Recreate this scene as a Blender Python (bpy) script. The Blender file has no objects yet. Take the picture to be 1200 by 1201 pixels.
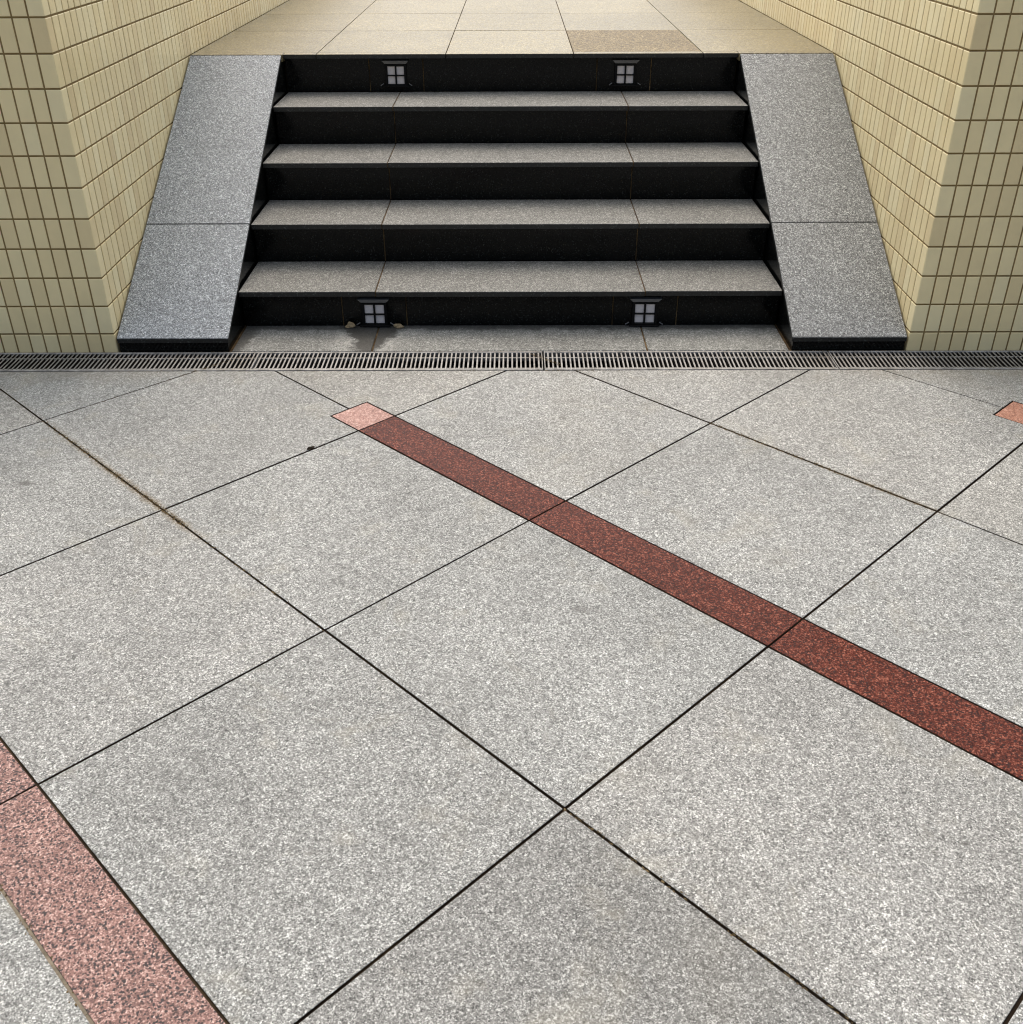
import bpy, bmesh, math, random
from mathutils import Vector, Matrix
random.seed(7)
R = math.radians
scene = bpy.context.scene
COL = scene.collection

# ------------------------------------------------------------------ helpers
def link(name, me, parent=None):
    o = bpy.data.objects.new(name, me)
    COL.objects.link(o)
    if parent:
        o.parent = parent
    return o

def mesh_obj(name, bm, mats, parent=None, smooth=False):
    me = bpy.data.meshes.new(name)
    bm.normal_update()
    bm.to_mesh(me)
    bm.free()
    for m in (mats if isinstance(mats, (list, tuple)) else [mats]):
        me.materials.append(m)
    if smooth:
        for f in me.polygons:
            f.use_smooth = True
    return link(name, me, parent)

def empty(name, loc=(0, 0, 0)):
    o = bpy.data.objects.new(name, None)
    o.empty_display_size = .05
    o.location = loc
    COL.objects.link(o)
    return o

def tag(o, label=None, cat=None, group=None, kind=None):
    if label: o['label'] = label
    if cat: o['category'] = cat
    if group: o['group'] = group
    if kind: o['kind'] = kind
    return o

def box(bm, x0, x1, y0, y1, z0, z1, bevel=0, mat=0, segs=1, side=None):
    """bevelled box; side = material slot for every face that does not look up"""
    r = bmesh.ops.create_cube(bm, size=1, matrix=Matrix.Translation(((x0+x1)/2, (y0+y1)/2, (z0+z1)/2)) @ Matrix.Diagonal((x1-x0, y1-y0, z1-z0, 1)))
    vs = r['verts']
    fs = set(f for v in vs for f in v.link_faces)
    if bevel:
        es = list(set(e for v in vs for e in v.link_edges))
        rb = bmesh.ops.bevel(bm, geom=es, offset=bevel, segments=segs, affect='EDGES', profile=.5, clamp_overlap=True)
        fs = set(f for f in fs if f.is_valid) | set(f for f in rb['faces'] if f.is_valid)
        fs |= set(f for v in rb['verts'] if v.is_valid for f in v.link_faces)
    for f in fs:
        f.normal_update()
        f.material_index = mat if (side is None or f.normal.z > .6) else side
    return fs

def inset_poly(P, d):
    """offset a simple CCW polygon inwards by d (list of (x, y))"""
    n = len(P)
    out = []
    for i in range(n):
        a, b, c = Vector(P[i-1]), Vector(P[i]), Vector(P[(i+1) % n])
        d1 = (b-a).normalized(); d2 = (c-b).normalized()
        n1 = Vector((-d1.y, d1.x)); n2 = Vector((-d2.y, d2.x))
        k = 1 + n1.dot(n2)
        m = (n1+n2)/k if k > 1e-4 else n1
        out.append(tuple(b+m*d))
    return out

def clean_poly(P, eps=1e-4):
    out = []
    for q in P:
        if not out or (Vector(q)-Vector(out[-1])).length > eps:
            out.append(q)
    if len(out) > 1 and (Vector(out[0])-Vector(out[-1])).length <= eps:
        out.pop()
    # drop collinear
    res = []
    n = len(out)
    for i in range(n):
        a, b, c = Vector(out[i-1]), Vector(out[i]), Vector(out[(i+1) % n])
        u, w = (b-a), (c-b)
        if abs(u.x*w.y-u.y*w.x) > 1e-8:
            res.append(out[i])
    return res

def area(P):
    return .5*sum(P[i-1][0]*P[i][1]-P[i][0]*P[i-1][1] for i in range(len(P)))

def clip_y(P, ymax):
    out = []
    for i in range(len(P)):
        a, b = P[i-1], P[i]
        ia, ib = a[1] <= ymax, b[1] <= ymax
        if ia != ib:
            t = (ymax-a[1])/(b[1]-a[1])
            out.append((a[0]+t*(b[0]-a[0]), ymax))
        if ib:
            out.append(b)
    return out

def slab(bm, P, z, th, bevel, tilt=0, mat=0, side=None):
    """a stone slab: polygon P with a small chamfer round its top"""
    P = clean_poly(P)
    if len(P) < 3: return
    if area(P) < 0: P = P[::-1]
    if area(P) < 4e-4: return
    cx = sum(p[0] for p in P)/len(P); cy = sum(p[1] for p in P)/len(P)
    ta, tb = random.uniform(-tilt, tilt), random.uniform(-tilt, tilt)
    def zz(p, z0): return z0+ta*(p[0]-cx)+tb*(p[1]-cy)
    Q = inset_poly(P, bevel)
    top = [bm.verts.new((q[0], q[1], zz(q, z))) for q in Q]
    mid = [bm.verts.new((q[0], q[1], zz(q, z-bevel))) for q in P]
    bot = [bm.verts.new((q[0], q[1], z-th)) for q in P]
    fs = [bm.faces.new(top)]
    n = len(P)
    for i in range(n):
        j = (i+1) % n
        fs.append(bm.faces.new((mid[i], mid[j], top[j], top[i])))
        fs.append(bm.faces.new((bot[i], bot[j], mid[j], mid[i])))
    for f in fs: f.material_index = mat
    if side is not None:
        for f in fs[2::2]: f.material_index = side

# ------------------------------------------------------------------ materials
class NT:
    def __init__(s, name):
        s.m = bpy.data.materials.new(name)
        s.m.use_nodes = True
        s.t = s.m.node_tree
        s.b = s.t.nodes['Principled BSDF']
        s.co = s.n('ShaderNodeTexCoord').outputs['Object']
    def n(s, typ, **kw):
        x = s.t.nodes.new(typ)
        for k, v in kw.items(): setattr(x, k, v)
        return x
    def l(s, a, b): s.t.links.new(a, b)
    def noise(s, scale, detail=3, rough=.55, vec=None, dist=0):
        x = s.n('ShaderNodeTexNoise')
        x.inputs['Scale'].default_value = scale
        x.inputs['Detail'].default_value = detail
        x.inputs['Roughness'].default_value = rough
        x.inputs['Distortion'].default_value = dist
        s.l(vec or s.co, x.inputs['Vector'])
        return x.outputs['Fac']
    def voro(s, scale, out='Color', feature='F1'):
        x = s.n('ShaderNodeTexVoronoi', feature=feature)
        x.inputs['Scale'].default_value = scale
        s.l(s.co, x.inputs['Vector'])
        return x.outputs[out]
    def sep(s, c, i=0):
        x = s.n('ShaderNodeSeparateColor'); s.l(c, x.inputs[0]); return x.outputs[i]
    def ramp(s, fac, stops, interp='LINEAR'):
        x = s.n('ShaderNodeValToRGB'); x.color_ramp.interpolation = interp
        el = x.color_ramp.elements
        while len(el) < len(stops): el.new(.5)
        for e, (p, c) in zip(el, stops):
            e.position = p
            e.color = (c[0], c[1], c[2], 1) if isinstance(c, (tuple, list)) else (c, c, c, 1)
        s.l(fac, x.inputs[0]); return x.outputs[0]
    def val(s, socket, v):
        if isinstance(v, bpy.types.NodeSocket): s.l(v, socket)
        elif isinstance(v, (tuple, list)): socket.default_value = (*v, 1) if len(socket.default_value) == 4 else v
        else: socket.default_value = v
    def mix(s, fac, a, b, mode='MIX'):
        x = s.n('ShaderNodeMix', data_type='RGBA', blend_type=mode)
        s.val(x.inputs[0], fac); s.val(x.inputs[6], a); s.val(x.inputs[7], b)
        return x.outputs[2]
    def math(s, op, a, b=0.):
        x = s.n('ShaderNodeMath', operation=op)
        s.val(x.inputs[0], a); s.val(x.inputs[1], b); return x.outputs[0]
    def maprange(s, v, a, b, c, d, smooth=False):
        x = s.n('ShaderNodeMapRange')
        if smooth: x.interpolation_type = 'SMOOTHSTEP'
        s.val(x.inputs[0], v)
        for i, q in enumerate((a, b, c, d)): x.inputs[i+1].default_value = q
        return x.outputs[0]
    def scale(s, col, k):
        """colour times a scalar socket"""
        x = s.n('ShaderNodeVectorMath', operation='SCALE')
        s.val(x.inputs[0], col if isinstance(col, bpy.types.NodeSocket) else col)
        s.val(x.inputs['Scale'], k); return x.outputs[0]
    def island(s): return s.n('ShaderNodeNewGeometry').outputs['Random Per Island']
    def bump(s, h, strength, dist=.002):
        x = s.n('ShaderNodeBump'); x.inputs['Strength'].default_value = strength
        x.inputs['Distance'].default_value = dist
        s.l(h, x.inputs['Height']); s.l(x.outputs[0], s.b.inputs['Normal'])
    def out(s, col=None, rough=None, spec=None, metal=None):
        for k, v in (('Base Color', col), ('Roughness', rough), ('Specular IOR Level', spec), ('Metallic', metal)):
            if v is not None: s.val(s.b.inputs[k], v)
        return s.m

def granite(name, dark, mid, light, scale=170, rough=.75, spec=.4, bump=.35, isl=.1, blotch=.10, stain=None, stops=(.06, .3, .62, .95), grain2=None):
    """speckled granite: coloured crystals of two sizes, cloudy tone, each stone a little different"""
    t = NT(name)
    v = t.sep(t.voro(scale))
    v2 = t.sep(t.voro(scale*.62), 1)
    nz = t.noise(scale*.9, 3, .7)
    f = t.math('ADD', t.math('MULTIPLY', v, .42), t.math('MULTIPLY', v2, .26))
    f = t.math('ADD', f, t.math('MULTIPLY', t.maprange(nz, .28, .72, 0, 1), .32))
    f = t.maprange(f, .14, .86, 0, 1)
    c = t.ramp(f, [(stops[0], dark), (stops[1], [a*.55+b*.45 for a, b in zip(dark, mid)]), (stops[2], mid), (stops[3], light)])
    if grain2:
        g = t.sep(t.voro(scale*.8), 2)
        c = t.mix(t.maprange(g, .80, .86, 0, 1), c, grain2)
    cl = t.noise(2.1, 5, .62)
    cl2 = t.noise(24, 3, .6)
    cl3 = t.noise(85, 2, .6)
    k = t.math('ADD', t.maprange(cl, .3, .7, 1-blotch, 1+blotch), t.math('ADD', t.maprange(cl2, .3, .7, -blotch*.75, blotch*.75), t.maprange(cl3, .3, .7, -blotch*1.1, blotch*1.1)))
    k = t.math('ADD', k, t.maprange(t.island(), 0, 1, -isl, isl))
    c = t.scale(c, k)
    if stain:
        c = stain(t, c)
    r = t.maprange(v2, 0, 1, rough-.1, rough+.08)
    t.bump(t.math('ADD', t.math('MULTIPLY', v, .6), nz), bump, .0012)
    return t.out(c, r, spec)

SMUDGE = ((-1.3374, -.9219, .024, .018, .8), (.1638, -1.4994, .026, .020, .55), (.7847, -2.1669, .009, .006, 1.), (-.0019, -2.3838, .005, .006, 1.), (.705, -2.085, .006, .005, .8), (-.62, -1.72, .007, .005, .7))
def floor_stain(t, c):
    # slabs from different blocks: some greener grey, some a little buff
    g = t.n('ShaderNodeNewGeometry').outputs['Random Per Island']
    at = t.n('ShaderNodeAttribute'); at.attribute_name = 'tone'
    c = t.scale(c, at.outputs['Fac'])
    h = t.math('FRACT', t.math('MULTIPLY', g, 7.31))
    c = t.mix(1, c, t.ramp(h, [(0, (.985, 1.0, .99)), (.55, (1, 1, .985)), (1, (1.02, 1.0, .95))]), 'MULTIPLY')
    # brownish tint along the drain, stronger at both ends by the walls
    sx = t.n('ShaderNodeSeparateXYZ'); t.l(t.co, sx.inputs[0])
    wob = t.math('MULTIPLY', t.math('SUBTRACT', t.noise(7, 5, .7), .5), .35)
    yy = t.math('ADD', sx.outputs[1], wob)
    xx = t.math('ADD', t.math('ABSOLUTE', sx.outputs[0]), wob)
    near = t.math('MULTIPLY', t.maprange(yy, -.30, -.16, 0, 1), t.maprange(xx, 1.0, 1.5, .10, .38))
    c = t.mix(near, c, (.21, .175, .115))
    # soil washed out of two of the joints
    for (vj, u0, u1, wd) in ((-1.3997, -.62, .35, .020), (.0350, .84, 1.62, .012)):
        def lin(k):
            d = t.n('ShaderNodeVectorMath', operation='DOT_PRODUCT'); t.l(t.co, d.inputs[0]); d.inputs[1].default_value = k
            return d.outputs['Value']
        an = math.radians(-45.204)
        uu = lin((math.cos(an), math.sin(an), 0)); vv = lin((-math.sin(an), math.cos(an), 0))
        q = t.math('ADD', t.math('ABSOLUTE', t.math('SUBTRACT', vv, vj)), t.math('MULTIPLY', t.math('SUBTRACT', t.noise(30, 5, .7), .5), wd*2.2))
        m = t.math('MULTIPLY', t.maprange(q, wd*.15, wd, .5, 0), t.math('MULTIPLY', t.maprange(uu, u0, u0+.5, .25, 1), t.maprange(uu, u1-.12, u1, 1, 0)))
        c = t.mix(m, c, (.22, .165, .09))
    # a few scuffed smudges
    for (px, py, rx, ry, st) in SMUDGE:
        X = t.math('DIVIDE', t.math('SUBTRACT', sx.outputs[0], px), rx); Y = t.math('DIVIDE', t.math('SUBTRACT', sx.outputs[1], py), ry)
        rr = t.math('ADD', t.math('SQRT', t.math('ADD', t.math('MULTIPLY', X, X), t.math('MULTIPLY', Y, Y))), t.math('MULTIPLY', t.math('SUBTRACT', t.noise(75, 5, .75), .5), 1.5))
        c = t.mix(t.maprange(rr, .3, 1.1, st, 0), c, (.11, .108, .10))
    # buff and greenish clouds, 5 to 20 cm across
    q1 = t.noise(5.5, 6, .68, dist=.5)
    c = t.mix(t.maprange(q1, .56, .72, 0, .30), c, (.40, .375, .29))
    q2 = t.noise(3.2, 6, .7, dist=.6)
    c = t.mix(t.maprange(q2, .57, .74, 0, .32), c, (.20, .205, .19))
    # old dirt: brownish clouds and a few dark drips
    d = t.noise(.9, 6, .65, dist=.4)
    c = t.mix(t.maprange(d, .55, .75, 0, .25), c, (.30, .27, .20), 'MIX')
    s = t.noise(4.3, 5, .7, dist=.8)
    c = t.mix(t.maprange(s, .64, .72, 0, .16), c, (.16, .15, .13))
    sp = t.voro(7, 'Distance')
    nn = t.noise(55, 2)
    q = t.math('ADD', sp, t.math('MULTIPLY', nn, .035))
    return t.mix(t.maprange(q, .034, .042, .6, 0), c, (.10, .095, .09))

def wet_stain(t, c):
    # a dark damp patch with ragged edges below the left lamp, damp line along the riser, rusty ends
    sx = t.n('ShaderNodeSeparateXYZ'); t.l(t.co, sx.inputs[0])
    n1 = t.math('MULTIPLY', t.math('SUBTRACT', t.noise(16, 5, .65), .5), .17)
    x = t.math('ADD', sx.outputs[0], n1)
    ax = t.math('ABSOLUTE', t.math('ADD', x, .51))
    y = t.math('ADD', sx.outputs[1], t.math('MULTIPLY', n1, .45))
    p = t.math('SUBTRACT', ax, t.math('MULTIPLY', t.math('SUBTRACT', y, .02), .32))
    damp = t.maprange(t.math('ADD', p, t.math('MULTIPLY', t.math('SUBTRACT', t.noise(70, 4, .7), .5), .03)), .026, .052, 1, 0)
    back = t.maprange(t.math('ADD', y, t.math('MULTIPLY', n1, .25)), .192, .212, 0, .75)
    lend = t.maprange(t.math('ADD', t.math('MULTIPLY', x, 1.), t.math('MULTIPLY', y, -.05)), -.955, -.935, 1, 0)
    m = t.math('MAXIMUM', t.math('MAXIMUM', damp, back), t.math('MULTIPLY', lend, .8))
    bl = t.math('MULTIPLY', t.maprange(p, .045, .06, 0, 1), t.maprange(p, .07, .13, 1, 0))
    bl = t.math('MULTIPLY', bl, t.maprange(t.noise(38, 4, .7), .42, .62, 0, .55))
    c = t.mix(bl, c, (.46, .45, .41))
    return t.mix(t.math('MULTIPLY', m, .88), c, (.035, .034, .029))

G = {}
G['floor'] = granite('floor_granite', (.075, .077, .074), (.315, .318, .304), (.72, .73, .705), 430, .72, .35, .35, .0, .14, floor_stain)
G['tread'] = granite('flamed_dark_granite', (.045, .047, .044), (.18, .18, .163), (.50, .50, .46), 380, .7, .4, .35, .06, .12)
G['base_slab'] = granite('damp_base_granite', (.045, .048, .043), (.23, .235, .215), (.54, .54, .51), 360, .62, .45, .35, .05, .2, wet_stain)
G['ramp_blue'] = granite('blue_grey_granite', (.055, .065, .072), (.285, .315, .335), (.72, .77, .79), 360, .6, .45, .3, .05, .06)
G['ramp_grey'] = granite('neutral_grey_granite', (.043, .046, .047), (.238, .25, .248), (.66, .69, .67), 350, .62, .45, .3, .05, .06)
G['landing'] = granite('beige_granite', (.075, .055, .025), (.265, .222, .118), (.56, .49, .30), 240, .38, .30, .12, .11, .12)
G['brown'] = granite('rough_brown_granite', (.05, .032, .011), (.215, .16, .072), (.54, .46, .29), 210, .6, .3, .5, .03, .12)
G['red'] = granite('polished_red_granite', (.022, .007, .005), (.125, .030, .018), (.38, .145, .095), 360, .24, .07, .04, .16, .14, grain2=(.040, .018, .015))
G['pink'] = granite('flamed_pink_granite', (.05, .03, .028), (.315, .178, .15), (.66, .49, .425), 390, .7, .35, .35, .08, .08, grain2=(.05, .04, .04))
G['pale_pink'] = granite('pale_pink_granite', (.20, .10, .08), (.47, .27, .225), (.70, .52, .45), 300, .6, .4, .3, .04, .06)
G['orange_pink'] = granite('orange_pink_granite', (.20, .09, .06), (.50, .24, .16), (.68, .42, .32), 300, .6, .4, .3, .04, .06)
G['ground'] = granite('outer_paving', (.14, .14, .13), (.40, .395, .37), (.62, .61, .58), 60, .8, .3, .3, 0, .15)

def black_granite(name='polished_black_granite', rough=.10, spec=.16, lift=1.3):
    t = NT(name)
    v = t.sep(t.voro(260))
    c = t.ramp(v, [(0, (.0016, .0018, .0018)), (.8, (.003, .0034, .0033)), (.93, (.006, .007, .0065)), (1, (.022, .024, .022))])
    c = t.scale(c, lift)
    dust = t.noise(5.5, 5, .68, dist=.6)
    c = t.mix(t.maprange(dust, .48, .85, 0, .06), c, (.10, .09, .07))
    sx = t.n('ShaderNodeSeparateXYZ'); t.l(t.co, sx.inputs[0])
    r = t.maprange(dust, .35, .75, rough, rough+.2)
    return t.out(c, r, spec)
G['black'] = black_granite()
G['black_edge'] = black_granite('honed_black_edge', .35, .5, 2.6)

def tile_mat():
    t = NT('glazed_beige_tile')
    i = t.island()
    base = t.ramp(i, [(0, (.765, .625, .345)), (.25, (.85, .715, .40)), (.7, (.87, .74, .42)), (1, (.895, .785, .47))])
    sm = t.noise(60, 3)
    c = t.scale(base, t.maprange(t.noise(14, 2), .3, .7, .975, 1.025))
    dirt = t.noise(2.6, 6, .68, dist=.5)
    c = t.mix(t.maprange(dirt, .52, .8, 0, .16), c, (.30, .24, .14))
    return t.out(c, t.maprange(t.math('FRACT', t.math('MULTIPLY', i, 13.7)), 0, 1, .22, .32), .45)
G['tile'] = tile_mat()
def grout():
    t = NT('brown_grout')
    n = t.noise(9, 5, .7)
    c = t.ramp(n, [(.3, (.17, .115, .045)), (.6, (.26, .185, .08)), (.8, (.36, .27, .14))])
    return t.out(c, .9, .2)
G['grout'] = grout()
def joint():
    t = NT('dark_joint_mortar')
    n = t.noise(6, 7, .78)
    c = t.ramp(n, [(.32, (.022, .015, .010)), (.5, (.05, .034, .021)), (.64, (.10, .07, .04)), (.8, (.20, .155, .095))])
    return t.out(c, .95, .15)
G['joint'] = joint()
def stairjoint():
    t = NT('rusty_stair_joint')
    n = t.noise(11, 5, .7)
    c = t.ramp(n, [(.35, (.03, .02, .012)), (.55, (.10, .065, .03)), (.75, (.26, .19, .11))])
    return t.out(c, .95, .15)
G['sjoint'] = stairjoint()
def metal():
    t = NT('worn_steel')
    n = t.noise(35, 5, .65)
    big = t.noise(3.1, 4, .6)
    c = t.ramp(n, [(.3, (.18, .175, .162)), (.55, (.35, .343, .325)), (.8, (.47, .463, .44))])
    c = t.mix(t.maprange(big, .58, .78, 0, .4), c, (.17, .13, .085))
    return t.out(c, t.maprange(n, .3, .7, .62, .45), .5, .55)
G['steel'] = metal()
def flat(name, col, rough, spec=.4, met=0., var=.15, sc=40):
    t = NT(name)
    n = t.noise(sc, 4, .6)
    c = t.scale(col, t.maprange(n, .3, .7, 1-var, 1+var))
    return t.out(c, rough, spec, met)
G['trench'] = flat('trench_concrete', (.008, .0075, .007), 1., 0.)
G['flank_shade'] = flat('shaded_steel_flank', (.02, .018, .015), .9, .1)  # near-black bar flanks: shade in the grate gaps put into the colour
G['lamp_black'] = flat('black_lamp_paint', (.004, .0042, .0045), .45, .15)
G['lamp_grey'] = flat('grey_lamp_hood', (.17, .167, .163), .5, .4)
G['frost'] = flat('frosted_pane', (.76, .70, .67), .45, .5, 0, .05, 90)
G['moss'] = flat('brown_joint_growth', (.13, .095, .05), 1., .1, 0, .6, 120)
G['leaf'] = flat('dried_dark_leaf', (.035, .026, .016), .8, .2, 0, .4, 150)
G['plaster'] = flat('tan_mortar', (.33, .25, .145), .9, .2, 0, .35, 120)
G['mortar'] = flat('pale_mortar', (.20, .17, .125), .95, .1, 0, .35, 60)
G['soffit'] = flat('pale_render', (.55, .52, .46), .85, .2)

# ------------------------------------------------------------------ measurements (metres; y=0 is the front plane of the walls)
XW = 1.384                       # inner faces of the walls
XL, XR = -.9878, .9781           # clear width of the steps
T, RI = .3083, .15506            # going and rise
NY = [.2005+T*k for k in range(4)]+[1.430]
NZ = [.1457+RI*k for k in range(4)]+[.770]
OV = .040                        # overhang of a nosing
YG = -.163                       # near edge of the drain
WALL_TOP = 1.29
DEPTH = 9.0

# ------------------------------------------------------------------ paving
th = R(-45.204)
e = Vector((math.cos(th), math.sin(th))); nn = Vector((-math.sin(th), math.cos(th)))
def uv(u, v):
    q = e*u+nn*v
    return (q.x, q.y)
VL = {0: -2.1159, 1: -1.3997, 2: -.6835, 3: .0350, 4: .7681}
UL = {0: -.6335, 1: .1061, 2: .8264, 3: 1.5511}
def vl(a): return VL[a] if a in VL else (VL[0]+.7197*a if a < 0 else VL[4]+.7197*(a-4))
def ul(b): return UL[b] if b in UL else (UL[0]+.7263*b if b < 0 else UL[3]+.7263*(b-3))
W = .1396
JW = .0056                       # joint width
BEGIN = {a: a-1 for a in range(-6, 10, 2)}   # the u-line where each red band starts
def to_xy(P): return [uv(*p) for p in P]
pav = bmesh.new()
tone = pav.faces.layers.float.new('tone')        # each slab's own shade of grey, as quarried
TONE = {(0, 3): .80, (0, 2): .94, (0, 1): 1.0, (1, 2): .99, (1, 3): .99, (1, 1): 1.03, (2, 1): 1.07, (2, 2): 1.01, (2, 3): 1.02,
        (3, 2): 1.08, (3, 1): 1.07, (1, 0): .99, (0, 0): 1.0, (2, 0): 1.05, (3, 3): 1.04, (1, -1): .95, (-1, 2): 1.0}
for a in range(-5, 8):
    for b in range(-6, 9):
        u0, u1, v0, v1 = ul(b), ul(b+1), vl(a), vl(a+1)
        P = [(u0, v0), (u1, v0), (u1, v1), (u0, v1)]
        if a % 2 == 0:           # a band may run along the v0 side
            if b >= BEGIN[a]: P[0] = (u0, v0+W/2); P[1] = (u1, v0+W/2)
            elif b == BEGIN[a]-1: P = [(u0, v0), (u1-W, v0), (u1-W, v0+W/2), (u1, v0+W/2), (u1, v1), (u0, v1)]
        else:
            A = a+1
            if b >= BEGIN[A]: P[2] = (u1, v1-W/2); P[3] = (u0, v1-W/2)
            elif b == BEGIN[A]-1: P = [(u0, v0), (u1, v0), (u1, v1-W/2), (u1-W, v1-W/2), (u1-W, v1), (u0, v1)]
        Q = inset_poly(to_xy(P), JW/2)
        Q = clip_y(Q, YG-.004)
        if len(Q) < 3 or max(p[1] for p in Q) < -5.5 or abs(sum(p[0] for p in Q)/len(Q)) > 5.4: continue
        n0 = len(pav.faces)
        slab(pav, Q, random.uniform(-.0008, .0008), .03, .0008, .0006, 0, 1)
        pav.faces.ensure_lookup_table()
        tv = TONE.get((a, b), random.uniform(.93, 1.05))
        for f in pav.faces[n0:]: f[tone] = tv
fp = pav.faces.new([pav.verts.new(p) for p in ((-7, -7, -.0078), (7, -7, -.0078), (7, YG-.003, -.0075), (-7, YG-.003, -.0078))])
fp.material_index = 1
# pale mortar filling the joint along the outer side of the pink band
n_ = 160
for i in range(n_):
    ua, ub = ul(0)+(ul(5)-ul(0))*i/n_, ul(0)+(ul(5)-ul(0))*(i+1)/n_
    P = [uv(ua, vl(0)-W/2-.0042), uv(ub, vl(0)-W/2-.0042), uv(ub, vl(0)-W/2+.0042), uv(ua, vl(0)-W/2+.0042)]
    z = -.0016+random.uniform(-.0006, .0004)
    f = pav.faces.new([pav.verts.new((p[0], p[1], z)) for p in P]); f.material_index = 2
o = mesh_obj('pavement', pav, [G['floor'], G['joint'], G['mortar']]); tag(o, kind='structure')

def strip(u0, u1, vc, name, mat, parent):
    P = [(u0, vc-W/2), (u1, vc-W/2), (u1, vc+W/2), (u0, vc+W/2)]
    Q = clip_y(inset_poly(to_xy(P), JW/2*.8), YG-.004)
    if len(Q) < 3: return
    bm = bmesh.new(); slab(bm, Q, random.uniform(-.0004, .0004), .03, .0007, 0, 0, 1)
    mesh_obj(name, bm, [mat, G['joint']], parent)
def band(a, label, end_mat, strip_mat, bmax):
    b0 = BEGIN[a]; vc = vl(a)
    t = empty('inlay_band', (*uv(ul(b0), vc), 0)); tag(t, label, 'inlay band', 'red granite bands in the paving')
    inv = Matrix.Translation(-t.location)
    strip(ul(b0)-W, ul(b0), vc, 'end_square', end_mat, t)
    for b in range(b0, bmax): strip(ul(b), ul(b+1), vc, 'strip', strip_mat, t)
    for c in t.children: c.data.transform(inv)
    return t
band(2, 'dark red polished granite band with a pale pink end square in mid paving', G['pale_pink'], G['red'], 8)
band(0, 'broad salmon pink speckled granite band at the bottom left corner of the paving', G['pink'], G['pink'], 4)
band(4, 'granite band of which only an orange pink end shows near the right wall', G['orange_pink'], G['red'], 9)

# ground: one sheet to the horizon with a slot for the drain, and the drain trench itself
gb = bmesh.new()
def quad(bm, pts, mat=0):
    f = bm.faces.new([bm.verts.new(p) for p in pts]); f.material_index = mat; return f
FAR = 400
quad(gb, ((-FAR, -FAR, -.03), (FAR, -FAR, -.03), (FAR, YG, -.03), (-FAR, YG, -.03)))
quad(gb, ((-FAR, 0, -.03), (FAR, 0, -.03), (FAR, FAR, -.03), (-FAR, FAR, -.03)))
o = mesh_obj('ground', gb, G['ground']); tag(o, kind='structure')
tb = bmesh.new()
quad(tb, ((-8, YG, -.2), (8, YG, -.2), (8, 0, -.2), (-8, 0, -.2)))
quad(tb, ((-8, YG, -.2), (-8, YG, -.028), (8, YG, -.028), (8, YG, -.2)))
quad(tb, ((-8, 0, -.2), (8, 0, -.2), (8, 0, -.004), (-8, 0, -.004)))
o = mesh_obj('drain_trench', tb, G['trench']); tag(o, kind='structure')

# ------------------------------------------------------------------ drain grates
GL = .9955                       # section length
def make_grate():
    t = empty('drain_grate')
    bm = bmesh.new()
    y0, y1 = YG+.002, -.004
    box(bm, -GL/2+.001, GL/2-.001, y0, y0+.009, -.028, .001, .0012)
    box(bm, -GL/2+.001, GL/2-.001, y1-.009, y1, -.028, .001, .0012)
    box(bm, -GL/2+.001, -GL/2+.0045, y0+.0092, y1-.0092, -.028, .0005, .0008)
    box(bm, GL/2-.0045, GL/2-.001, y0+.0092, y1-.0092, -.028, .0005, .0008)
    mesh_obj('frame', bm, G['steel'], t)
    bm = bmesh.new()
    n = 66
    for i in range(1, n):
        x = -GL/2+GL*i/n+random.uniform(-.0006, .0006)
        k = random.uniform(-.0007, .0007)
        box(bm, x-.0029, x+.0029, y0+.0092, y1-.0092, -.022, -.0008+k, .0006, 0, 1, 1)
    mesh_obj('bars', bm, [G['steel'], G['flank_shade']], t)
    for yy in (y1-.047, y0+.020):
        bm = bmesh.new()
        box(bm, -GL/2+.006, GL/2-.006, yy-.0028, yy+.0028, -.016, -.0022, .001)
        mesh_obj('cross_rod', bm, G['steel'], t)
    return t
def copy_tree(o, parent=None):
    c = o.copy(); COL.objects.link(c)
    if parent: c.parent = parent
    for ch in list(o.children): copy_tree(ch, c)
    return c
g0 = make_grate()
gx = [(-.8837-.0007-GL/2), (.1084-GL/2), (1.1072-GL/2), (1.1072+.0015+GL/2)]
glab = ['steel drain grate section at the foot of the left tiled wall and left ramp',
        'steel drain grate section below the left half of the steps',
        'steel drain grate section below the right half of the steps',
        'steel drain grate section at the foot of the right tiled wall']
grates = [g0]+[copy_tree(g0) for _ in range(3)]
for g, x, lb in zip(grates, gx, glab):
    g.location = (x, 0, 0); tag(g, lb, 'drain grate', 'drain grate sections in a row')
for x in (gx[0]-GL-.002, gx[0]-2*GL-.004, gx[3]+GL+.002, gx[3]+2*GL+.004):   # the row goes on in front of the walls
    g = copy_tree(g0); g.location = (x, 0, 0)
    tag(g, 'steel drain grate section farther along the front of a tiled wall', 'drain grate', 'drain grate sections in a row')

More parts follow.
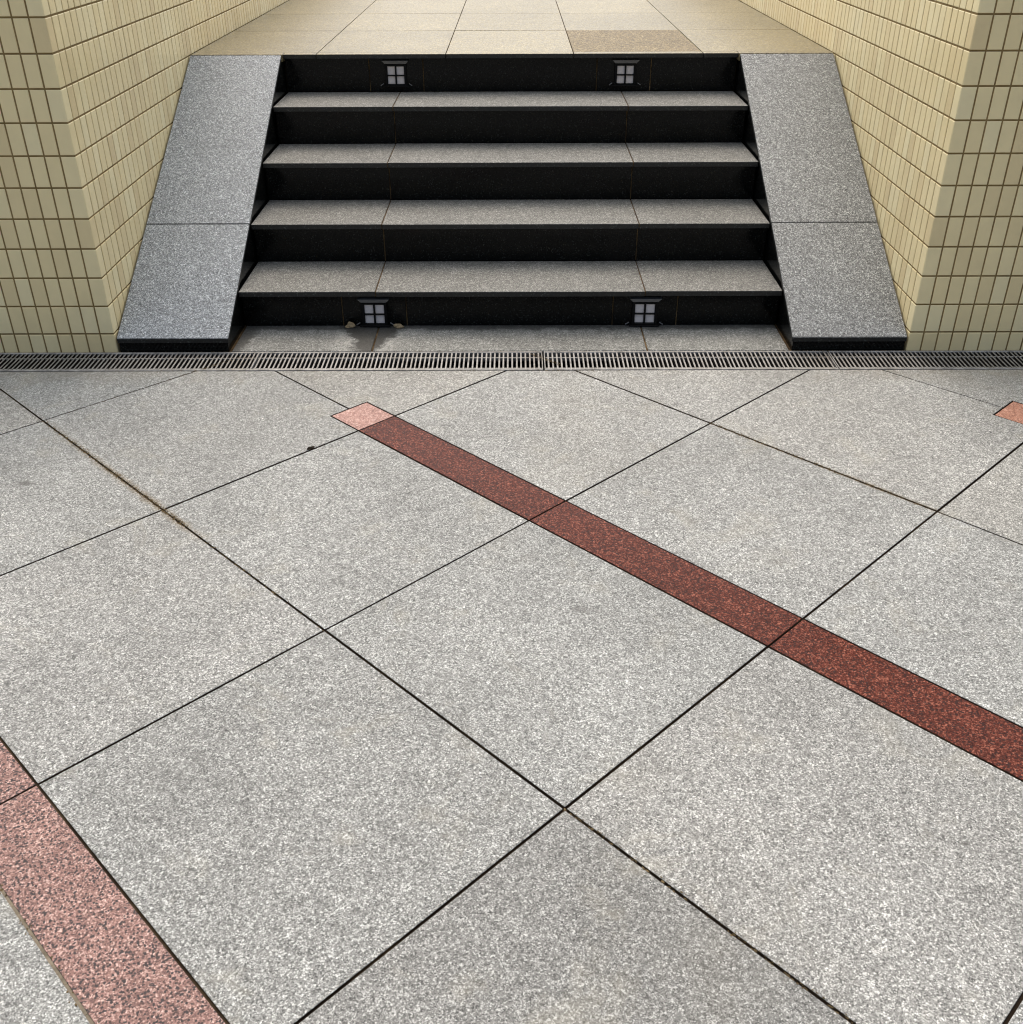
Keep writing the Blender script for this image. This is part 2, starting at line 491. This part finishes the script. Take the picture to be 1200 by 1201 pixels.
# ------------------------------------------------------------------ staircase
st = empty('staircase'); tag(st, 'wide granite steps with grey flamed treads and polished black risers', 'staircase')
JX = (-.4915, .4825)
def spans(jx, w=.0035, x0=XL+.002, x1=XR-.002):
    xs = [x0]+list(jx)+[x1]
    return [(xs[i]+(w/2 if i else 0), xs[i+1]-(w/2 if i < len(xs)-2 else 0)) for i in range(len(xs)-1)]
for k in range(4):
    bm = bmesh.new()
    for (a, b) in spans(JX):
        dz = random.uniform(-.0006, .0006); dy = random.uniform(-.0012, .0012)
        box(bm, a, b, NY[k]+dy, NY[k+1]+OV-.001, NZ[k]-.019+dz, NZ[k]+dz, .0016, 0, 2, 1)
    mesh_obj('tread', bm, [G['tread'], G['black_edge']], st)
    for x in JX:                                        # mortar in the joints
        bm = bmesh.new(); box(bm, x-.003, x+.003, NY[k]+.003, NY[k+1]+OV-.002, NZ[k]-.0178, NZ[k]-.0022)
        mesh_obj('joint_mortar', bm, G['sjoint'], st)
LAMPX = (-.505, .490)
for k in range(5):
    zb = NZ[k-1] if k else .0
    bm = bmesh.new()
    y = NY[k]+OV
    if k in (0, 4):              # risers with lamps are cut into panels either side of each lamp
        d = .118
        jx = (LAMPX[0]-d, LAMPX[0]+d, LAMPX[1]-d, LAMPX[1]+d)
    else:
        jx = JX
    for n_, (a, b) in enumerate(spans(jx, .0042, XL+.001, XR-.001)):
        dy = random.uniform(0, .0015)
        box(bm, a, b, y+dy, y+.022, zb+.0015, NZ[k]-.0195, .001)
    mesh_obj('riser', bm, G['black'], st)
    for x in jx:
        bm = bmesh.new(); box(bm, x-.0045, x+.0045, y+.0024, y+.02, zb+.0015, NZ[k]-.021)
        mesh_obj('joint_mortar', bm, G['sjoint'], st)
bm = bmesh.new()
box(bm, XL-.03, XR+.03, NY[0]+OV+.0225, 1.40, -.02, NZ[0]-.021)          # solid core under the steps, stepped
for k in range(1, 4): box(bm, XL-.03, XR+.03, NY[k]+OV+.0225, 1.40+.001*k, NZ[k-1]-.0205, NZ[k]-.021)
mesh_obj('core', bm, G['trench'], st)
bm = bmesh.new()
for (a, b) in spans((-.4915, .4778), .006, XL+.004, XR-.004):
    slab(bm, [(a, .003), (b, .003), (b, NY[0]+OV+.018), (a, NY[0]+OV+.018)], .0005, .03, .0015, .0004)
mesh_obj('base_slab', bm, G['base_slab'], st)
bm = bmesh.new(); box(bm, XL-.02, XR+.02, .004, NY[0]+OV+.02, -.04, -.003)
mesh_obj('joint_mortar', bm, G['sjoint'], st)
bm = bmesh.new()
tx = (-.843, -.284, .267, .825)
for (a, b) in spans(tx, .003, XL+.002, XR-.002):
    box(bm, a, b, NY[4], NY[4]+.05, NZ[4]-.0185, NZ[4]-.0002, .002, 0, 2, 1)
mesh_obj('top_nosing', bm, [G['landing'], G['black_edge']], st)

# landing: beige granite tiles up to the end of the passage
lb_ = bmesh.new()
xs = (-XW+.002,)+tx+(XW-.002,)
ys = [NY[4]+.0505, 2.216, 2.959]
while ys[-1] < DEPTH: ys.append(ys[-1]+.743)
special = []
for j in range(len(ys)-1):
    for i in range(5):
        a, b = xs[i]+.002, xs[i+1]-.002
        y0, y1 = ys[j]+(.0022 if j else 0), ys[j+1]-.0022
        m = 1 if (i == 3 and j == 0) else 0
        z = NZ[4]+random.uniform(-.0005, .0005)
        slab(lb_, [(a, y0), (b, y0), (b, y1), (a, y1)], z, .02, .0008, .0008, m)
for s_ in (-1, 1):               # the landing's front edge beside the steps, above the ramps
    a, b = (-XW+.002, XL-.001) if s_ < 0 else (XR+.001, XW-.002)
    slab(lb_, [(a, NY[4]-.004), (b, NY[4]-.004), (b, NY[4]+.0495), (a, NY[4]+.0495)], NZ[4], .03, .0015)
f0 = box(lb_, -XW-.02, XW+.02, NY[4]+.0635, DEPTH+.4, -.02, NZ[4]-.004, 0, 2)
o = mesh_obj('landing', lb_, [G['landing'], G['brown'], G['joint']]); tag(o, kind='structure')

# ------------------------------------------------------------------ sloping side ramps
RS, RZ0, RY0, RY1 = .5085, .052, -.002, 1.4115
def rz(y): return RZ0+RS*y
def ramp(x0, x1, mat, inner, label):
    t = empty('side_ramp', ((x0+x1)/2, 0, 0)); tag(t, label, 'stone ramp', 'sloping stone ramps beside the steps')
    nrm = Vector((0, -RS, 1)).normalized()
    def piece(ya, yb):
        bm = bmesh.new()
        L0, L1 = Vector((0, ya, rz(ya))), Vector((0, yb, rz(yb)))
        th_ = .016
        vs = []
        for x in (x0, x1):
            for P, d in ((L0, 0), (L1, 0), (L1, -th_), (L0, -th_)):
                q = P+nrm*d; 
                if d: q.y = P.y                      # ends cut plumb
                if d: q.z = P.z-th_*1.12
                vs.append(bm.verts.new((x, q.y, q.z)))
        for idx in ((3, 2, 1, 0), (4, 5, 6, 7), (0, 1, 5, 4), (1, 2, 6, 5), (2, 3, 7, 6), (3, 0, 4, 7)):
            bm.faces.new([vs[i] for i in idx])
        bmesh.ops.recalc_face_normals(bm, faces=bm.faces)
        bmesh.ops.bevel(bm, geom=list(bm.edges), offset=.0014, segments=2, affect='EDGES')
        bm.normal_update()
        for f in bm.faces: f.material_index = 0 if f.normal.dot(nrm) > .8 else 1
        bmesh.ops.translate(bm, verts=bm.verts, vec=-t.location)
        return mesh_obj('ramp_slab', bm, [mat, G['black_edge']], t)
    piece(RY0, .4995); piece(.5025, RY1)
    # black body below the slabs, set back a little on the inner side and at the front
    bm = bmesh.new()
    xa, xb = (x0+.003, x1-.005) if inner > 0 else (x0+.005, x1-.003)
    prof = [(.004, -.02), (.004, rz(.004)-.0205), (RY1-.002, rz(RY1)-.021), (NY[4]+.0595, NZ[4]-.034), (NY[4]+.0595, -.02)]
    va = [bm.verts.new((xa, y, z)) for y, z in prof]; vb = [bm.verts.new((xb, y, z)) for y, z in prof]
    bm.faces.new(va); bm.faces.new(vb[::-1])
    for i in range(len(prof)):
        j = (i+1) % len(prof); bm.faces.new((va[i], vb[i], vb[j], va[j]))
    bmesh.ops.recalc_face_normals(bm, faces=bm.faces)
    bmesh.ops.translate(bm, verts=bm.verts, vec=-t.location)
    mesh_obj('side_cheek', bm, G['black'], t)
    return t
ramp(-XW+.006, XL-.001, G['ramp_blue'], 1, 'bluish grey sloping granite ramp in two slabs left of the steps')
ramp(XR+.001, XW-.006, G['ramp_grey'], -1, 'neutral grey sloping granite ramp in two slabs right of the steps')

# ------------------------------------------------------------------ tiled walls
def wall(s, label):
    """s = -1 left, +1 right: glazed tiles on the front (y=0) and on the passage side (x = s*XW)"""
    bm = bmesh.new()
    J = .0052; d = .0024; bv = .0021
    zj = [-.05, .0671]
    while zj[-1] < WALL_TOP-.05: zj.append(zj[-1]+.1)
    def put(P3, faces, mat=0):
        vs = [bm.verts.new(p) for p in P3]
        for f in faces:
            bm.faces.new([vs[i] for i in f]).material_index = mat
    def tile(axis, c0, c1, z0, z1):
        # axis 0: front tile spanning x; axis 1: side tile spanning y
        t1, t2 = random.gauss(0, .0035), random.gauss(0, .0035); h = random.uniform(-.0003, .0003)
        cm, zm = (c0+c1)/2, (z0+z1)/2
        P = []
        for (ins, dep) in ((0, d), (0, bv), (bv*.28, bv*.32), (bv, 0)):
            for (c, z) in ((c0+ins, z0+ins), (c1-ins, z0+ins), (c1-ins, z1-ins), (c0+ins, z1-ins)):
                q = dep+h+t1*(c-cm)+t2*(z-zm)
                P.append((s*c, q, z) if axis == 0 else (s*(XW+q), c, z))
        F = []
        for r_ in range(3):
            for i in range(4):
                j = (i+1) % 4
                F.append((r_*4+i, r_*4+j, r_*4+4+j, r_*4+4+i))
        F.append((12, 13, 14, 15))
        put(P, F)
    def corner(z0, z1):
        rr, L = .0045, .0475
        prof = [(L-.0005+0, d), (L, bv), (L-bv*.4, bv*.35), (L-bv*1.3, 0)]      # along the front (dx, depth)
        pts = [(XW+a, b) for a, b in prof]
        for i in range(0, 7):
            an = math.pi/2*i/6
            pts.append((XW+rr-rr*math.sin(an), rr-rr*math.cos(an)))
        pts += [(XW+b, a) for a, b in prof[::-1]]
        P, F = [], []
        m = len(pts)
        for (zi, ins) in ((z0, bv), (z0+bv*.28, bv*.32), (z0+bv, 0), (z1-bv, 0), (z1-bv*.28, bv*.32), (z1, bv)):
            for (x, y) in pts:
                P.append((s*(x+ins), y+ins, zi))
        for r_ in range(5):
            for i in range(m-1): F.append((r_*m+i, r_*m+i+1, (r_+1)*m+i+1, (r_+1)*m+i))
        put(P, F)
    ncol_f, ncol_s = 56, int(DEPTH/.05)
    for r_ in range(len(zj)-1):
        z0, z1 = zj[r_]+J/2, zj[r_+1]-J/2
        corner(z0, z1)
        for c in range(ncol_f): tile(0, XW+.0500+c*.05+J/2-.0002, XW+.0500+(c+1)*.05-J/2, z0, z1)
        for c in range(ncol_s):
            if c*.05 > NY[4] and z1 < NZ[4]-.03: continue
            tile(1, .0500+c*.05+J/2-.0002, .0500+(c+1)*.05-J/2, z0, z1)
    bmesh.ops.recalc_face_normals(bm, faces=bm.faces)
    # solid wall behind, faced with grout
    x0, x1 = XW+d-.0002, XW+.05*(ncol_f+1)
    a, b = (x0, x1) if s > 0 else (-x1, -x0)
    for f in box(bm, a, b, d-.0002, DEPTH+.05, -.06, zj[-1]-J/2): f.material_index = 1
    # coping on top
    for f in box(bm, a-.012, b+.012, -.012, DEPTH+.06, zj[-1]+.001, zj[-1]+.05, .004): f.material_index = 2
    o = mesh_obj('tiled_wall', bm, [G['tile'], G['grout'], G['soffit']])
    # smooth only the tiny roundings
    return tag(o, label, 'tiled wall', 'beige tiled walls either side of the steps')
wall(-1, 'beige glazed tile wall corner on the left, beside the bluish ramp')
wall(1, 'yellowish beige glazed tile wall corner on the right, beside the neutral grey ramp')

# ------------------------------------------------------------------ step lights
def make_lamp():
    t = empty('step_light')                     # origin: bottom centre on the riser's face, facing -y
    bm = bmesh.new()                            # black case: frame around the opening
    w, h, dp = .047, .090, .012
    box(bm, -w, -.0365, -dp, .002, .0, h, .0012); box(bm, .0365, w, -dp, .002, .0, h, .0012)
    box(bm, -.0365, .0365, -dp+.0004, .002, .0, .0095, .001); box(bm, -.0365, .0365, -dp+.0004, .002, .0825, h-.0003, .001)
    box(bm, -.056, .056, -dp-.006, .0018, -.0004, .0045, .001)     # foot plate
    mesh_obj('case', bm, G['lamp_black'], t)
    bm = bmesh.new()
    box(bm, -.0028, .0028, -dp-.001, -.0022, .0095, .0825, .0008)
    box(bm, -.0365, -.0028, -dp+.001, -.0022, .0425, .0468, .0008); box(bm, .0028, .0365, -dp+.001, -.0022, .0425, .0468, .0008)
    box(bm, -.0016, .0016, -dp-.003, -dp-.001, .0815, .0975, .0005)  # little rib under the hood
    mesh_obj('glazing_bar', bm, G['lamp_black'], t)
    for (a, b) in ((-.0365, -.003), (.003, .0365)):
        for (c, d_) in ((.0095, .0425), (.0468, .0825)):
            bm = bmesh.new(); box(bm, a, b, -.0045, .001, c, d_, .002, 0, 2)
            mesh_obj('pane', bm, G['frost'], t)
    bm = bmesh.new()                            # hood: a flared, forward leaning plate
    pts = [(-.059, -.022, .1065), (.059, -.022, .1065), (.046, -.016, .0925), (-.046, -.016, .0925)]
    f = [bm.verts.new(p) for p in pts]; bk = [bm.verts.new((p[0], .001, p[2]+.0006)) for p in pts]
    bm.faces.new(f); bm.faces.new(bk[::-1])
    for i in range(4):
        j = (i+1) % 4; bm.faces.new((f[i], bk[i], bk[j], f[j]))
    bmesh.ops.recalc_face_normals(bm, faces=bm.faces)
    bmesh.ops.bevel(bm, geom=list(bm.edges), offset=.0009, segments=1, affect='EDGES')
    mesh_obj('hood', bm, G['lamp_grey'], t)
    for s in (-1, 1):                           # small bent feet at the lower corners
        bm = bmesh.new()
        box(bm, -.008, .008, -.004, .0012, -.0016, .0016, .0005)
        bmesh.ops.transform(bm, matrix=Matrix.Translation((s*.0625, -.004, .0075)) @ Matrix.Rotation(s*R(32), 4, 'Y'), verts=bm.verts)
        mesh_obj('bracket', bm, G['lamp_grey'], t)
    return t
l0 = make_lamp()
lamps = [l0]+[copy_tree(l0) for _ in range(3)]
spots = [(-.5065, NY[4]+OV-.0006, .634, 'lantern shaped step light with four frosted panes, left one in the top riser'),
         (.4965, NY[4]+OV-.0006, .634, 'lantern shaped step light with four frosted panes, right one in the top riser'),
         (-.5045, NY[0]+OV-.0006, .0036, 'lantern shaped step light in the bottom riser, between two tan crumbs of mortar'),
         (.4895, NY[0]+OV-.0006, .0036, 'lantern shaped step light in the bottom riser, the one without crumbs of mortar beside it')]
for l, (x, y, z, lb) in zip(lamps, spots):
    l.location = (x, y, z); tag(l, lb, 'step light', 'lantern shaped step lights in the risers')
    l.rotation_euler.z = random.uniform(-.02, .02)

# ------------------------------------------------------------------ small things lying about
def lump(name, loc, size, mat, seed, sub=3, flatz=1., rough=.35):
    rnd = random.Random(seed)
    bm = bmesh.new()
    bmesh.ops.create_icosphere(bm, subdivisions=sub, radius=1)
    ph = [(Vector((rnd.gauss(0, 1), rnd.gauss(0, 1), rnd.gauss(0, 1)))*2.2, rnd.uniform(0, 6.3)) for _ in range(9)]
    for v in bm.verts:
        k = 1+rough*sum(math.sin(v.co.dot(d)+p) for d, p in ph)/4
        v.co = Vector((v.co.x*size[0]*k, v.co.y*size[1]*k, max(v.co.z*size[2]*k, -size[2]*.3)))
    o = mesh_obj(name, bm, mat)
    o.location = loc
    return o
o = lump('mortar_crumb', (-.596, .222, .007), (.016, .010, .014), G['plaster'], 3, rough=.55)
tag(o, 'notched tan crumb of mortar left of the lower left step light', 'mortar crumb', 'tan crumbs by the lower left step light')
o = lump('mortar_crumb', (-.4165, .222, .005), (.020, .009, .011), G['plaster'], 11, rough=.5)
tag(o, 'flat tan crumb of mortar right of the lower left step light', 'mortar crumb', 'tan crumbs by the lower left step light')
o = lump('dried_leaf', (-.5825, -.7225, .003), (.010, .006, .006), G['leaf'], 5, rough=.6)
o.rotation_euler.z = .5
tag(o, 'tiny dark dried leaf crumpled on a paving joint left of the pale pink square', 'dried leaf')

# growth and silt in some of the joints: many irregular grains along the joint lines
def growth(segs):
    bm = bmesh.new()
    for (p, q, n, w) in segs:
        p, q = Vector(p), Vector(q); d = (q-p); L = d.length; d.normalize(); m = Vector((-d.y, d.x))
        cl = [random.uniform(0, L) for _ in range(14)]
        for _ in range(n):
            s_ = random.choice(cl)+random.gauss(0, .05) if random.random() < .6 else random.uniform(0, L)
            if not 0 < s_ < L: continue
            k = random.gauss(0, w)
            c = p+d*s_+m*k
            r_ = random.uniform(.0008, .0024)*(1 if abs(k) < w else .7)
            if abs(k) < .003 and random.random() < .75: continue
            z = -.002 if abs(k) < .003 else .0003
            vs = []
            for i in range(5):
                an = i*2*math.pi/5+random.random()
                rr = r_*random.uniform(.6, 1.5)
                w_ = d*(math.cos(an)*rr*1.7)+m*(math.sin(an)*rr)
                vs.append(bm.verts.new((c.x+w_.x, c.y+w_.y, z)))
            tp = bm.verts.new((c.x, c.y, z+r_*random.uniform(.4, .9)))
            for i in range(5): bm.faces.new((vs[i], vs[(i+1) % 5], tp))
    bmesh.ops.recalc_face_normals(bm, faces=bm.faces)
    return bm
sg = [(uv(ul(0), vl(1)), uv(ul(1)+.12, vl(1)), 1500, .0035), (uv(ul(2), vl(3)), uv(ul(3), vl(3)), 1100, .0030),
      (uv(ul(1)+.1, vl(1)), uv(ul(2), vl(1)), 250, .0022), (uv(ul(0), vl(1)), uv(ul(0), vl(2)), 450, .0022),
      (uv(ul(3), vl(1)), uv(ul(4), vl(1)), 350, .002), (uv(ul(1)-.05, vl(3)), uv(ul(1)+.1, vl(3)), 200, .004),
      (uv(ul(1), vl(0)-W/2), uv(ul(4), vl(0)-W/2), 500, .003),
      ((-1.4, YG-.002), (1.6, YG-.002), 700, .002), ((-1.38, .002), (1.38, .002), 900, .0025)]
o = mesh_obj('joint_growth', growth(sg), G['moss'])
tag(o, 'brown moss and silt along some paving joints', 'moss', kind='stuff')

# ------------------------------------------------------------------ camera
r_ = Vector((.99999272, .00202986, -.00323202)); u_ = Vector((.00168486, .52506384, .85106118)); f_ = Vector((-.00342455, .85106042, -.52505659))
cam = bpy.data.cameras.new('camera'); co = bpy.data.objects.new('camera', cam); COL.objects.link(co)
M = Matrix((r_, u_, -f_)).transposed().to_4x4(); M.translation = Vector((.01130, -3.37814, 1.42023))
co.matrix_world = M
cam.sensor_fit = 'HORIZONTAL'; cam.sensor_width = 36; cam.lens = 1209.19/1200*36
cam.clip_start = .05; cam.clip_end = 2000
scene.camera = co
scene.cycles.filter_width = 1.1

# ------------------------------------------------------------------ light: bright hazy daylight from beyond the steps
EL, ROT = 61, -13
w = bpy.data.worlds.new('World'); scene.world = w; w.use_nodes = True
nt = w.node_tree
sky = nt.nodes.new('ShaderNodeTexSky'); sky.sky_type = 'NISHITA'; sky.sun_disc = False
sky.sun_elevation = R(EL); sky.sun_rotation = R(ROT); sky.air_density = 1.; sky.dust_density = 6.; sky.ozone_density = .3
nt.links.new(sky.outputs[0], nt.nodes['Background'].inputs[0]); nt.nodes['Background'].inputs[1].default_value = .075
sd = bpy.data.lights.new('sun', 'SUN'); sd.energy = 1.4; sd.angle = R(125); sd.color = (1, .965, .90)
so = bpy.data.objects.new('sun', sd); COL.objects.link(so)
dirv = Vector((math.sin(R(ROT))*math.cos(R(EL)), math.cos(R(ROT))*math.cos(R(EL)), math.sin(R(EL))))
so.rotation_euler = dirv.to_track_quat('Z', 'Y').to_euler(); so.location = (0, 3, 8)

vs = scene.view_settings
vs.view_transform = 'Standard'; vs.look = 'None'; vs.exposure = .96; vs.gamma = 1; vs.use_curve_mapping = False
